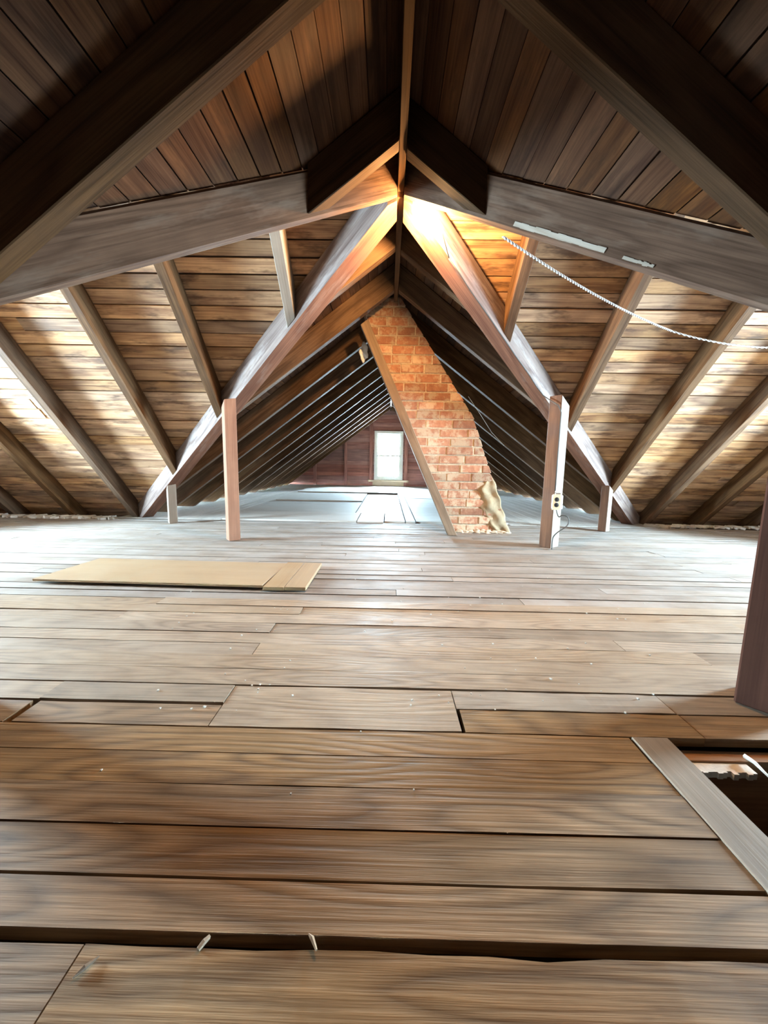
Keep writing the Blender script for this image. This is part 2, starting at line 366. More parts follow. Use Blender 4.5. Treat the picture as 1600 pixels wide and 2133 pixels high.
# wide boards and sheets laid over the far half of the attic
for x0, x1, y0, y1, zt in ((-1.75, -0.32, 3.87, 4.5, 0.010), (-0.32, -0.035, 3.83, 4.5, 0.014), (-0.035, 0.19, 3.88, 4.3, 0.012), (-0.035, 0.19, 4.3, 4.5, 0.008), (-1.75, -0.39, 4.5, 5.78, 0.008), (-0.39, 0.19, 4.5, 7.2, 0.008),
                           (-1.75, -0.39, 5.78, 7.2, 0.024), (-1.75, 0.19, 7.2, 8.6, 0.042), (0.19, 0.30, 3.88, 7.6, 0.012), (0.30, 1.28, 3.9, 5.2, 0.012), (0.30, 1.28, 5.2, 6.5, 0.006), (0.30, 1.28, 6.5, 7.8, 0.010), (0.19, 1.28, 7.8, 8.6, 0.006)):
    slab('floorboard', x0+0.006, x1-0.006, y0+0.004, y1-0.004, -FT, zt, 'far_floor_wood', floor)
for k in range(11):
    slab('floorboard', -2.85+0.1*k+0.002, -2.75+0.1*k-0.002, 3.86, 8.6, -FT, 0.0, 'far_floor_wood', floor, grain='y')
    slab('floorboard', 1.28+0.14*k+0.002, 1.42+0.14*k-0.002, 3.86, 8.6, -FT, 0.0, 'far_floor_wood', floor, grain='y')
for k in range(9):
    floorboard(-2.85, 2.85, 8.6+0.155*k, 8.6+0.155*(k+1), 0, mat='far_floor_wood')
# hatch: trim board, joist, plaster ledge and dark shaft
tb = mesh_from('trim_1', [boxf(Matrix(), hx0-0.085, hx0-0.001, 0.2, 0.8, -FT, 0.003)], 'trim_wood', frame((hx0-0.043, 0.5, 0), (0, 1, 0)), None, 0.002)
tag(tb, 'worn grey trim board along the open floor hatch', kind='structure')
sh = [boxf(Matrix(), hx0-0.02, hx0, hy0, hy1+0.2, -0.9, -FT), boxf(Matrix(), hx1, hx1+0.02, hy0, hy1+0.2, -0.9, -FT), boxf(Matrix(), hx0, hx1, hy0-0.02, hy0, -0.9, -FT),
      boxf(Matrix(), hx0, hx1, hy1+0.18, hy1+0.2, -0.9, -FT), boxf(Matrix(), hx0, hx1, hy0, hy1+0.2, -0.92, -0.9)]
tag(mesh_from('trim_2', sh, 'dark_void', Matrix()), 'dark shaft below the open floor hatch', kind='structure')

# ------------------------------------------------------------------ the setting: ceiling (roof deck with its boards)
def deck(name, s, wing):
    T = 0.03; off = VD+0.022
    bigM = Matrix()
    parts = []
    if not wing:
        d = V((s, 0, -A)).normalized()
        def seg(y0, y1, cl):
            f = boxf(frame((XR, 0, ZR+off), d, (0, 0, 1)), -0.05, 3.6, min(-y0*s*-1, -y1*s*-1) if False else -20, 20, 0, T)
            f = clip(f, (0, y0, 0), (0, -1, 0)); f = clip(f, (0, y1, 0), (0, 1, 0)); f = clip(f, (XR, 0, 0), (-s, 0, 0))
            for p, n in cl: f = clip(f, p, n)
            f = clip(f, (0, 0, -0.16), (0, 0, -1)); parts.append(f)
        seg(Y0-0.1, YC, [(CX, valley_n(s, False))]); seg(YC, Y1+0.15, [(CX, valley_n(s, True))])
    else:
        for far in (True, False):
            d = V((0, 1, -BF[s]) if far else (0, -1, -BN[s])).normalized()
            f = boxf(frame((0, YC, ZR+off), d, (0, 0, 1)), -0.05, 4.2, -20, 20, 0, T)
            f = clip(f, (0, YC, 0), (0, -1 if far else 1, 0)); f = clip(f, (s*(XW+0.15), 0, 0), (s, 0, 0))
            f = clip(f, CX, -valley_n(s, far)); f = clip(f, (0, 0, -0.16), (0, 0, -1)); parts.append(f)
    return tag(mesh_from(name, parts, 'roof_deck', bigM), 'underside of the roof, boards over rafters', kind='structure')
PITCH_B = 0.0875
for s in (-1, 1):
    c = deck('ceiling_'+SIDE[s], s, False); d = V((s, 0, -A)).normalized()
    M0 = frame((XR, 0, ZR+VD), d, (0, 0, 1))
    def mb(k, y0, y1, cl):
        th = 0.019; dz = random.uniform(-0.003, 0.003); gap = random.choice((0.0012, 0.002, 0.003))
        f = boxf(M0, k*PITCH_B+gap, (k+1)*PITCH_B-gap, -20, 20, dz, th+dz)
        f = clip(f, (0, y0, 0), (0, -1, 0)); f = clip(f, (0, y1, 0), (0, 1, 0)); f = clip(f, (XR+s*0.012, 0, 0), (-s, 0, 0))
        for p, n in cl: f = clip(f, p, n)
        f = clip(f, (0, 0, -0.15), (0, 0, -1))
        if not f: return
        allv = [q for g in f for q in g]; ctr = sum(allv, V((0, 0, 0)))/len(allv)
        mesh_from('sheathing_board', [f], 'shaded_sheathing_wood' if y0 < YC-0.01 else 'sheathing_wood', frame(ctr, (0, 1, 0), M0.to_3x3() @ V((0, 0, 1))), c)  # boards before the crossing take the copy darkened for shade
    for k in range(38):
        j = random.uniform(4.0, 8.0)
        mb(k, Y0, YC, [(CX, valley_n(s, False))])
        mb(k, YC, j, [(CX, valley_n(s, True))]); mb(k, j+0.002, Y1+0.05, [(CX, valley_n(s, True))])
for s in (-1, 1):
    c = deck('ceiling_'+SIDE[s]+'_wing', s, True)
    for far in (True, False):
        d = V((0, 1, -BF[s]) if far else (0, -1, -BN[s])).normalized(); M0 = frame((0, YC, ZR+VD), d, (0, 0, 1))
        pb = 0.092 if far else 0.19
        for k in range(int(3.1/pb)+1):
            cuts = [0, s*random.uniform(2.3, 5.0), s*(XW+0.05)] if far else [0, s*(XW+0.05)]
            for i in range(len(cuts)-1):
                dz = random.uniform(-0.006, 0.006); gap = random.choice((0.0015, 0.0025, 0.004, 0.006))
                f = boxf(M0, k*pb+gap, (k+1)*pb-gap, -20, 20, dz, 0.018+dz)
                f = clip(f, (cuts[i], 0, 0), (-s, 0, 0)); f = clip(f, (cuts[i+1]-s*0.001, 0, 0), (s, 0, 0)); f = clip(f, CX, -valley_n(s, far))
                f = clip(f, (0, YC+(0.012 if far else -0.012), 0), (0, -1 if far else 1, 0)); f = clip(f, (0, 0, -0.15), (0, 0, -1))
                if not f: continue
                allv = [q for g in f for q in g]; ctr = sum(allv, V((0, 0, 0)))/len(allv)
                mesh_from('sheathing_board', [f], 'lit_sheathing_wood', frame(ctr, (1, 0, 0), M0.to_3x3() @ V((0, 0, 1))), c)

# ------------------------------------------------------------------ the setting: gable walls with windows
def gable(name, label, T, half, slopes, zr, hole, boards, studs):
    """T maps (u along the wall, v outwards, z) to the world; slopes = planes as (u0, z0, slope left, slope right)"""
    R3 = T.to_3x3()
    def cl(f):
        for sg, sl in ((-1, slopes[0]), (1, slopes[1])):
            f = clip(f, T @ V((slopes[2], 0, zr+VD+0.02)), R3 @ V((sg*sl, 0, 1)))
        return clip(f, (0, 0, -0.16), (0, 0, -1))
    h = WIN_W/2+0.03; z0, z1 = WIN_Z0-0.03, WIN_Z1+0.03; u = hole
    segs = [(-half, half, z1, 3), (-half, half, -0.2, z0), (-half, u-h, z0, z1), (u+h, half, z0, z1)] if hole is not None else [(-half, half, -0.2, 3)]
    w = mesh_from(name, [cl(boxf(T, a, b, 0.03, 0.09, c, d)) for a, b, c, d in segs], 'roof_deck', T); tag(w, label, kind='structure')
    k = 0; pb = boards; z = -0.15
    while z < zr+VD:
        for a, b in ([(-half, u-h), (u+h, half)] if hole is not None and z+pb > z0 and z < z1 else [(-half, half)]):
            f = cl(boxf(T, a, b, 0.005+random.uniform(0, 0.004), 0.03, z+0.002, z+pb-0.002))
            if f: mesh_from('wall_board', [f], 'wall_wood', T @ Matrix.Translation((0, 0, z)), w)
        z += pb
    for su, sw in studs:
        f = cl(boxf(T, su-sw/2, su+sw/2, -0.075, 0.004, 0.0, 3)); mesh_from('stud', [f], 'wall_wood', frame(T @ V((su, 0, 0.5)), (0, 0, 1), R3 @ V((0, -1, 0))), w)
    return w
TB = frame((0, Y1, 0), (1, 0, 0)); TL = frame((-XW, YC, 0), (0, 1, 0)); TR = frame((XW, YC, 0), (0, -1, 0)); TN = frame((0, Y0, 0), (-1, 0, 0))
gable('wall_back', 'far gable wall of reddish boards around the bright window', TB, 3.0, (A, A, XR), ZR, 0.0, 0.1, [(-1.95, 0.07), (-1.13, 0.07), (-0.46, 0.09), (0.46, 0.09), (1.15, 0.07), (1.95, 0.07)])
gable('wall_left', 'gable wall at the end of the left wing', TL, 2.4, (BN[-1], BF[-1], 0), ZR, 0.0, 0.19, [(-0.46, 0.07), (0.46, 0.07)])
gable('wall_right', 'gable wall at the end of the right wing', TR, 2.4, (BF[1], BN[1], 0), ZR, 0.0, 0.19, [(-0.46, 0.07), (0.46, 0.07)])
gable('wall_near', 'gable wall behind the camera', TN, 3.0, (A, A, -XR), ZR, None, 0.19, [])
def window(name, T, label):
    h = WIN_W/2; z0, z1 = WIN_Z0, WIN_Z1; zm = (z0+z1)/2
    ring = lambda u0, u1, a, b, wd, v0, v1: [boxf(T, u0, u0+wd, v0, v1, a, b), boxf(T, u1-wd, u1, v0, v1, a, b), boxf(T, u0+wd, u1-wd, v0, v1, a, a+wd), boxf(T, u0+wd, u1-wd, v0, v1, b-wd, b)]
    w = mesh_from(name, ring(-h-0.03, h+0.03, z0-0.03, z1+0.03, 0.065, -0.02, 0.09), 'white_paint', T, None); tag(w, label, kind='structure')
    up = mesh_from('upper_sash', ring(-h+0.03, h-0.03, zm-0.02, z1-0.03, 0.04, 0.045, 0.07), 'white_paint', T, w)
    lo = mesh_from('lower_sash', ring(-h+0.03, h-0.03, z0+0.03, zm+0.02, 0.045, 0.015, 0.04), 'white_paint', T, w)
    for u in (-0.09, 0.09): mesh_from('muntin', [boxf(T, u-0.006, u+0.006, 0.048, 0.066, zm, z1-0.06)], 'white_paint', T @ Matrix.Translation((u, 0, 1)), up)
    mesh_from('pane', [boxf(T, -h+0.07, h-0.07, 0.056, 0.059, zm+0.02, z1-0.07)], 'window_glass', T, up)
    mesh_from('pane', [boxf(T, -h+0.07, h-0.07, 0.026, 0.029, z0+0.07, zm-0.02)], 'window_glass', T, lo)
    mesh_from('sill', [boxf(T, -0.54, 0.54, -0.10, 0.0, z0-0.085, z0-0.032)], 'pale_edge_wood', T @ Matrix.Translation((0, 0, z0)), w, 0.004)
    mesh_from('apron', [boxf(T, -0.47, 0.47, -0.07, 0.0, 0.01, z0-0.085)], 'pale_edge_wood', T @ Matrix.Translation((0, 0, 0.05)), w, 0.003)
window('window_1', TB, 'small bright white double-hung window in the far gable')
window('window_2', TL, 'double-hung window at the end of the left wing')
window('window_3', TR, 'double-hung window at the end of the right wing')

# ------------------------------------------------------------------ ridge boards and valley rafters
RB = 0.016
def ridge(y0, y1, label):
    o = slab('ridge_board', XR-RB, XR+RB, y0, y1, ZR+0.005, ZR+VD+0.015, 'shaded_rafter_wood' if y0 < 0 else 'rafter_wood', None, 0.002, 'y'); tag(o, label, 'ridge board')  # near ridge takes the copy darkened for shade
ridge(Y0+0.01, YC-0.02, 'thin dark ridge board overhead, running from the crossing towards the viewer')
ridge(YC+0.02, 3.34, 'thin dark ridge board from the crossing to the brick chimney top')
ridge(3.72, Y1-0.0, 'thin dark ridge board running from behind the chimney to the far gable')
for s in (-1, 1):
    a, b = sorted((XR+s*(RB+0.002), s*(XW-0.0)))
    o = slab('ridge_board', a, b, YC-0.012, YC+0.012, ZR+0.005, ZR+VD+0.01, 'rafter_wood', None, 0.002); tag(o, 'thin ridge board of the %s wing, behind the near %s valley beam' % (SIDE[s], SIDE[s]), 'ridge board')
VT = 0.055                                  # half of it lies towards the wing
VB = 0.085                                  # thickness of the far valley rafters towards the main attic
def beamf(p0, d, thick, depth_v, L0, L1):
    """a beam whose bottom centre line starts at p0 along d; vertical sides"""
    d = V(d).normalized(); M = frame(p0, d, (0, 0, 1)); cosz = M.to_3x3().col[2].z
    return boxf(M, L0, L1, -thick/2, thick/2, 0, depth_v*cosz), M
VLAB = {(-1, False): 'massive rough grey valley beam crossing overhead, upper left of the photo', (1, False): 'massive dark valley beam crossing overhead with a pale streak, upper right of the photo',
        (-1, True): 'valley rafter descending from the crossing onto the reddish left post', (1, True): 'valley rafter descending from the bare bulb onto the outlet post'}
valley = {}
for s in (-1, 1):
    for far in (True, False):
        d = valley_dir(s, far)
        f, M = beamf(CX, d, 0.5, VD, -0.4, 4.6)
        nv_ = valley_n(s, far); f = clip(f, CX+nv_*(VT/2), nv_); f = clip(f, CX-nv_*(VB if far else VT/2), -nv_)
        f = clip(f, (XR+s*(RB+0.001), 0, 0), (-s, 0, 0)); f = clip(f, (0, YC+(0.013 if far else -0.013), 0), (0, -1 if far else 1, 0)); f = clip(f, (0, 0, 0.001), (0, 0, -1))
        # the top is bevelled under both roof slopes
        f = clip(f, *main_plane(s, VD-0.004)); f = clip(f, *wing_plane(s, far, VD-0.004))
        allv = [q for g in f for q in g]; ctr = sum(allv, V((0, 0, 0)))/len(allv)
        valley[(s, far)] = tag(mesh_from('valley_rafter', [f], 'pale_valley_wood' if far else 'valley_wood', frame(ctr, d, (0, 0, 1)), None, 0.004), VLAB[(s, far)], 'rafter')

sd = valley_dir(1, False); sM = frame(CX - valley_n(1, False)*(VT/2), sd, (0, 0, 1))
for a, b, h0, h1 in ((0.69, 1.09, 0.005, 0.023), (1.16, 1.27, 0.005, 0.014)):
    f = boxf(sM, a, b, *sorted((0, 0)), h0, h1)
    f = [boxf(sM, a+(b-a)*i/12, a+(b-a)*(i+1)/12+0.0005, -0.003, 0.0015, h0+random.uniform(-0.002, 0.002), h1+random.uniform(-0.002, 0.002)) for i in range(12)]
    o = mesh_from('bare_strip', f, 'bare_wood', Matrix(sM) @ Matrix.Translation(((a+b)/2, 0, 0)), valley[(1, False)]); o['label'] = 'pale bare strip along the lower edge'
def second_mat(o, mat, test):
    o.data.materials.append(MATS[mat]); R3 = o.matrix_basis.to_3x3()
    for p in o.data.polygons:
        if test(R3 @ p.normal): p.material_index = 1
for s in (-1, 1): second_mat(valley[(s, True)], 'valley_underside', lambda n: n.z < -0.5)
# ------------------------------------------------------------------ rafters
def main_rafter(s, y, jack, label, group=None, mat='rafter_wood', th=0.062):
    f, M = beamf((XR, y, ZR), (s, 0, -A), th, VD, -0.3, 4.2)
    f = clip(f, (XR+s*(RB+0.001), 0, 0), (-s, 0, 0)); f = clip(f, (0, 0, 0.0015), (0, 0, -1))
    if jack is not None: f = clip(f, CX-valley_n(s, jack)*((VB if jack else VT/2)+0.001), valley_n(s, jack))
    f = clip(f, *main_plane(s, VD-0.005))
    allv = [q for g in f for q in g]; ctr = sum(allv, V((0, 0, 0)))/len(allv)
    return tag(mesh_from('rafter', [f], mat, frame(ctr, (s, 0, -A), (0, 0, 1)), None, 0.003), label, 'rafter', group)
def wing_rafter(s, x, jack, label, mat='rafter_wood', th=0.062):
    d = (0, 1, -BF[s]); f, M = beamf((x, YC, ZR), d, th, VD, -0.3, 4.2)
    f = clip(f, (0, YC+0.0125, 0), (0, -1, 0)); f = clip(f, (0, 0, 0.0015), (0, 0, -1))
    if jack: f = clip(f, CX+valley_n(s, True)*(VT/2+0.001), -valley_n(s, True))
    f = clip(f, *wing_plane(s, True, VD-0.006))
    allv = [q for g in f for q in g]; ctr = sum(allv, V((0, 0, 0)))/len(allv)
    return tag(mesh_from('rafter', [f], mat, frame(ctr, d, (0, 0, 1)), None, 0.003), label, 'rafter')
for s in (-1, 1):
    S = SIDE[s]
    main_rafter(s, 1.085, False, 'near rafter slanting across the upper %s corner, %s underside' % (S, 'orange lit' if s < 0 else 'dim brown'), None, 'shaded_rafter_wood')
    main_rafter(s, 1.755 if s < 0 else 1.795, False, 'short jack rafter between ridge and the near %s valley beam' % S, None, 'shaded_rafter_wood')
    main_rafter(s, 2.52 if s < 0 else 2.56, True, 'short jack rafter on the %s, nearest behind the crossing' % S)
    main_rafter(s, 3.10, True, 'jack rafter meeting the %s valley rafter above the %s' % (S, 'reddish left post' if s < 0 else 'outlet post'))
    ys = [3.765, 4.34, 4.92, 5.5, 6.08, 6.66, 7.24, 7.82, 8.40, 8.98, 9.56]
    for i, yy in enumerate(ys):
        main_rafter(s, yy, None if yy > 4.0 else True, '%s dark common rafter of the far %s slope, counting from the valley' % (ORD[i], S))
jl = {-1: [-0.635, -1.335, -1.97, -2.68, -3.35, -4.0], 1: [0.760, 1.467, 2.19, 2.83, 3.40, 4.02]}
for s in (-1, 1):
    for i, xx in enumerate(jl[s]):
        wing_rafter(s, xx, i < 4, '%s rafter of the %s wing, counting outwards from the crossing' % (ORD[i], SIDE[s]), 'grey_post_wood' if (s < 0 and i == 0) else 'rafter_wood')

# ------------------------------------------------------------------ posts
def post(cx, cy, sx, sy, rot, ztop, mat, label, cuts=()):
    M = Matrix.Translation(V((cx, cy, 0))) @ Matrix.Rotation(rot, 4, 'Z')
    f = boxf(M, -sx/2, sx/2, -sy/2, sy/2, 0.001, 2.0)
    for p, n in cuts: f = clip(f, p, n)
    Mz = frame((cx, cy, ztop/2), (0, 0, 1), M.to_3x3() @ V((0, -1, 0)))
    return tag(mesh_from('post', [f], mat, Mz, None, 0.004), label, 'post')
def under_valley(s, far):
    d = valley_dir(s, far).normalized(); n = frame((0, 0, 0), d, (0, 0, 1)).to_3x3().col[2]
    return (CX - V((0, 0, 0.003)), n)
LP = post(-1.205, 2.865, 0.085, 0.085, math.radians(38), 1.03, 'post_wood', 'reddish brown post under the left valley rafter, behind the plywood', [under_valley(-1, True)])
RP = post(1.25, 2.845, 0.115, 0.095, math.radians(37), 1.06, 'shaded_face_post_wood', 'brown post with a cream outlet, right of the chimney', [under_valley(1, True)])
st = post(2.10, 3.60, 0.08, 0.075, math.radians(36), 0.4, 'shaded_face_post_wood', 'short grey stub post under the foot of the right valley rafter', [under_valley(1, True)])
second_mat(st, 'grey_post_wood', lambda n: n.x > 0.45)  # shaded left and brighter right side painted by face direction
second_mat(RP, 'grey_post_wood', lambda n: n.x > 0.45)  # right face: dust plus painted wing window light; left face: painted shade
post(-2.09, 3.575, 0.075, 0.075, math.radians(38), 0.36, 'grey_post_wood', 'short stub post under the foot of the left valley rafter', [under_valley(-1, True)])
mp = main_plane(1, VD-0.006)
post(1.02, 0.94, 0.11, 0.11, math.radians(43), 1.2, 'shaded_near_post_wood', 'dark brown post at the right edge beside the open hatch', [mp])
post(-1.10, 0.83, 0.12, 0.12, math.radians(43), 1.2, 'shaded_near_post_wood', 'dark post just outside the left edge of the photo', [main_plane(-1, VD-0.006)])

# ------------------------------------------------------------------ chimney
ch = empty('chimney', (0.86, 3.5, 0)); tag(ch, 'leaning red brick chimney with pale mortar, right of centre', 'chimney')
CY0, CY1 = 3.365, 3.69
def c_left(z): return 0.623 - 0.451*z
def c_right(z):
    P = [(0, 1.11), (0.44, 0.955), (1.03, 0.735), (1.35, 0.52), (1.55, 0.385), (2.2, -0.06)]
    for (a, b), (c, d) in zip(P, P[1:]):
        if z <= c: return b+(d-b)*(z-a)/(c-a)
    return P[-1][1]
top = [main_plane(1, VD-0.02), main_plane(-1, VD-0.02)]
core = []
NB = 26; ch_h = 0.0772
for k in range(NB):
    z0 = k*ch_h; zm = z0+ch_h/2; a, b = c_left(zm), c_right(zm)
    f = boxf(Matrix(), a-0.1, b+0.1, CY0+0.005, CY1-0.005, z0+0.002, z0+ch_h)
    f = clip(f, (a+0.006, 0, zm), (-1, 0, -0.451)); f = clip(f, (b-0.006, 0, zm), (1, 0, -(c_right(zm+0.02)-c_right(zm-0.02))/0.04))
    for p, n in top: f = clip(f, p, n)
    core.append(f)
mesh_from('mortar_core', core, 'mortar', Matrix.Translation((0.3, 3.5, 1)), ch)
rb = random.Random(11)
def brickbox(a, b, y0, y1, z0, z1):
    j = lambda q: q + rb.uniform(-0.003, 0.003)
    f = boxf(Matrix(), j(a), j(b), y0+rb.uniform(-0.004, 0.002), y1, j(z0), j(z1))
    zc_ = (z0+z1)/2
    e = 0.02; f = clip(f, (c_left(zc_)+rb.uniform(-0.003, 0.003), 0, zc_), (-1, 0, -0.451))
    f = clip(f, (c_right(zc_)+rb.uniform(-0.004, 0.004), 0, zc_), (1, 0, -(c_right(zc_+e)-c_right(zc_-e))/(2*e)))
    for p, n in top: f = clip(f, p, n)
    if f: mesh_from('brick', [f], 'brick', Matrix.Translation(((a+b)/2, (y0+y1)/2, (z0+z1)/2)), ch, 0.004)
for k in range(NB):
    z0 = k*ch_h+0.006+0.002; z1 = (k+1)*ch_h-0.005; zm = (z0+z1)/2; a, b = c_left(zm)-0.02, c_right(zm)+0.03; W = b-a
    pat = [0.098, 0.2, 0.2, 0.098] if k % 3 == 1 else ([0.2, 0.2, 0.1] if k % 2 else [0.13, 0.2, 0.2])
    x = a; widths = []
    sc = W/sum(pat)
    for y0, y1 in ((CY0, CY0+0.1), (CY1-0.1, CY1)):
        x = a
        for i, pw in enumerate(pat):
            wdt = pw*sc
            brickbox(x+0.005, x+wdt-0.005, y0, y1, z0, z1); x += wdt
    for xa, xb in ((a, a+0.12), (b-0.12, b)): brickbox(xa, xb, CY0+0.112, CY1-0.112, z0, z1)
# plaster patch over the lower right corner of the brickwork
def patch():
    rs = random.Random(3); n, m = 15, 26; grid = []
    for i in range(m):
        t = i/(m-1); z = 0.002+0.505*t
        wl = (0.135+0.06*math.sin(math.pi*min(1, t*1.05)))*min(1.0, (1.0-t)*5+0.12)**0.7 + 0.010*math.sin(17*t)+0.008*math.sin(41*t+1)
        R_ = c_right(z)+0.008+0.006*math.sin(23*t); L_ = R_-max(0.012, wl); row = []
        for k in range(n):
            u = k/(n-1); x = L_+(R_-L_)*u
            bulge = min(1.0, u*5)*min(1.0, (1-t)*7)
            yv = CY0+0.004-(0.014+0.006*math.sin(9*u+7*t)+0.004*math.sin(21*t-6*u)+rs.uniform(-0.0015, 0.0015))*bulge
            if k == 0: yv = CY0+0.008
            row.append(V((x, yv, z)))
        for dx, dy in ((0.006, 0.012), (0.008, 0.06), (0.006, 0.14), (-0.006, 0.2)): row.append(V((R_+dx*(1-t), CY0+dy, z)))
        grid.append(row)
    f = [[grid[i][k], grid[i][k+1], grid[i+1][k+1], grid[i+1][k]] for i in range(m-1) for k in range(len(grid[0])-1)]
    o = mesh_from('plaster_patch', [f], 'plaster', Matrix.Translation((1.0, CY0, 0.2)), ch)
    o['label'] = 'smooth tan plaster patch at the lower right corner'
    for q in o.data.polygons: q.use_smooth = True
patch()
# mortar squeezed out along the foot
rs = random.Random(5)
for i in range(9):
    lump('mortar_lump', (V((0.66+0.052*i, CY0-0.004, 0.012)), 0.04, 0.018, 0.016+rs.uniform(0, 0.006)), 'mortar', ch, seed=i)
# timber leaning along the chimney's left flank
d = V((-0.451, 0, 1)).normalized()
fM = frame((0.618, CY0-0.075, 0.0), d, (0, -1, 0))
f = boxf(fM, -0.2, 2.4, 0.004, 0.078, 0.0, 0.075)
f = [[V((p.x, p.y, p.z)) for p in g] for g in f]
f = clip(f, (0, 0, 0.001), (0, 0, -1)); f = clip(f, *main_plane(-1, -0.004)); f = clip(f, *main_plane(1, -0.004))
allv = [q for g in f for q in g]; ctr = sum(allv, V((0, 0, 0)))/len(allv)
tag(mesh_from('brace', [f], 'brace_wood', frame(ctr, d, (0, -1, 0)), None, 0.004), 'slanting timber brace leaning along the left side of the brick chimney', 'brace')
o = lump('cloth_scrap', (V((-0.235, 3.42, 1.57)), 0.035, 0.03, 0.065), 'chalk', None, 0.3, seed=4)
tag(o, 'small crumpled white scrap beside the top of the leaning chimney', 'cloth')

# ------------------------------------------------------------------ plywood on the floor
o = slab('plywood_sheet', -1.735, -0.592, 1.742, 2.165, 0.012, 0.024, 'plywood', None, 0.0015)
o.rotation_mode = 'QUATERNION'; o.matrix_basis = Matrix.Translation((0, 0, 0)) @ o.matrix_basis @ Matrix.Rotation(math.radians(-1.3), 4, 'Z') @ Matrix.Rotation(math.radians(-0.9), 4, 'X')
tag(o, 'long pale plywood sheet lying on the floor in front of the left post', 'plywood')
for i, (a, b) in enumerate(((-0.588, -0.488), (-0.486, -0.384))):
    o = slab('short_board', a, b, 1.712+0.004*i, 2.155, 0.009, 0.026, 'plywood', None, 0.0015, 'y')
    tag(o, 'short pale board lying against the plywood sheet, %s of two' % ('left' if i == 0 else 'rightmost'), 'board')
for i, yy in enumerate((1.80, 2.06)):
    o = slab('batten', -1.6, -0.42, yy, yy+0.03, 0.001, 0.009, 'rafter_wood', None)
    tag(o, 'thin dark batten under the plywood sheet, %s edge' % ('front' if i == 0 else 'rear'), 'batten')

# ------------------------------------------------------------------ hatch contents
o = slab('joist', hx0+0.002, hx1-0.002, 0.766, 0.7965, -0.30, -0.026, 'joist_wood', None, 0.001); tag(o, 'orange brown joist just inside the open hatch', 'joist')
pts = [(hx0+0.004+(hx1-hx0-0.008)*i/60) for i in range(61)]
fs = []
for i in range(14):
    saw = 0.005*((i % 3)/2.0) + random.uniform(-0.002, 0.002)
    fs.append(boxf(Matrix(), pts[i], pts[i+1]+0.0003, 0.736+saw, 0.765, -0.044, -0.030))
o = mesh_from('plaster_ledge', fs, 'chalk', Matrix.Translation((0.75, 0.75, -0.037))); tag(o, 'broken white plaster edge showing inside the open hatch', 'plaster')
o = mesh_from('wood_splinter', [tube_faces([(0.818, 0.775, -0.018), (0.822, 0.755, -0.018), (0.826, 0.73, -0.026), (0.832, 0.695, -0.038)], [0.005, 0.004, 0.0025, 0.0007], 5)], 'chalk', Matrix.Translation((0.82, 0.75, -0.02)))
tag(o, 'pale splinter lying over the joist inside the open hatch', 'splinter')
o = tube('wire', [[0.83, 4.077, 1.328], [1.021, 4.333, 1.186], [1.251, 4.666, 1.014], [1.455, 4.805, 0.862]], 0.003, 'chalk', None, 5); tag(o, 'thin pale wire hanging under the right rafters behind the chimney', 'wire')

# ------------------------------------------------------------------ bulb, cord, outlet
nv = valley_n(1, True)
lb = empty('light_bulb', (0.1793, 2.065, 1.912)); tag(lb, 'glowing bare bulb hanging at the roof crossing', 'light bulb')
Mb = Matrix.Translation((0.1793, 2.065, 1.8328))
lathe('glass_globe', [(0.001, -0.035), (0.014, -0.032), (0.026, -0.023), (0.0335, -0.008), (0.034, 0.004), (0.029, 0.020), (0.020, 0.031), (0.0125, 0.04)], 'bulb_glow', Mb, lb)
lathe('socket', [(0.013, 0.040), (0.018, 0.042), (0.019, 0.072), (0.012, 0.080), (0.002, 0.081)], 'porcelain', Mb, lb)
vb = lambda t, h=0.0, o_=0.0: CX + valley_dir(1, True)*t + V((0, 0, h)) + nv*o_
tube('wire', [(0.1793, 2.065, 1.912), (0.205, 2.075, 1.92), (0.25, 2.145, 1.857), vb(0.26, -0.003, 0.03)], 0.003, 'dark_cable', lb, 6)
# cable stapled under the right valley rafter and down the post
pts = [vb(0.26+0.075*i, -0.006+0.002*math.sin(i*1.7), 0.028+0.002*math.sin(i*2.3)) for i in range(12)]
pts += [V((1.165, 2.80, 1.09)), V((1.205, 2.758, 1.05)), V((1.226, 2.752, 1.0)), V((1.226, 2.752, 0.7)), V((1.227, 2.752, 0.44))]
o = tube('cable', pts, 0.004, 'dark_cable', None, 6); tag(o, 'dark cable stapled under the right valley rafter down to the outlet', 'cable')
# twisted cord from the near right beam across the wing rafters
P0, P1, P2 = V((0.475, 1.762, 1.60)), V((1.765, 2.50, 1.475)), V((2.46, 2.585, 1.41))
def cordline(n=90):
    out = []
    for i in range(n+1):
        t = i/n
        p = P0.lerp(P1, t); p.z -= 0.05*4*t*(1-t)*0.6; out.append(p)
    for i in range(1, 26):
        t = i/25; out.append(P1.lerp(P2, t)+V((0, 0, -0.02*4*t*(1-t))))
    return out
co = empty('twisted_cord', P0); tag(co, 'white twisted two-strand cord sagging across the right wing', 'cord')
base = []
cl = cordline()
for i in range(len(cl)-1):
    for k in range(4): base.append(cl[i].lerp(cl[i+1], k/4))
for ph in (0, math.pi):
    pts = []
    for i, p in enumerate(base):
        d = (base[min(i+1, len(base)-1)]-base[max(i-1, 0)]).normalized(); a = d.cross(V((0, 0, 1))).normalized(); b = d.cross(a)
        t = i*0.62+ph; pts.append(p + 0.0033*(math.cos(t)*a+math.sin(t)*b))
    tube('strand', pts, 0.0031, 'white_cord', co, 5)
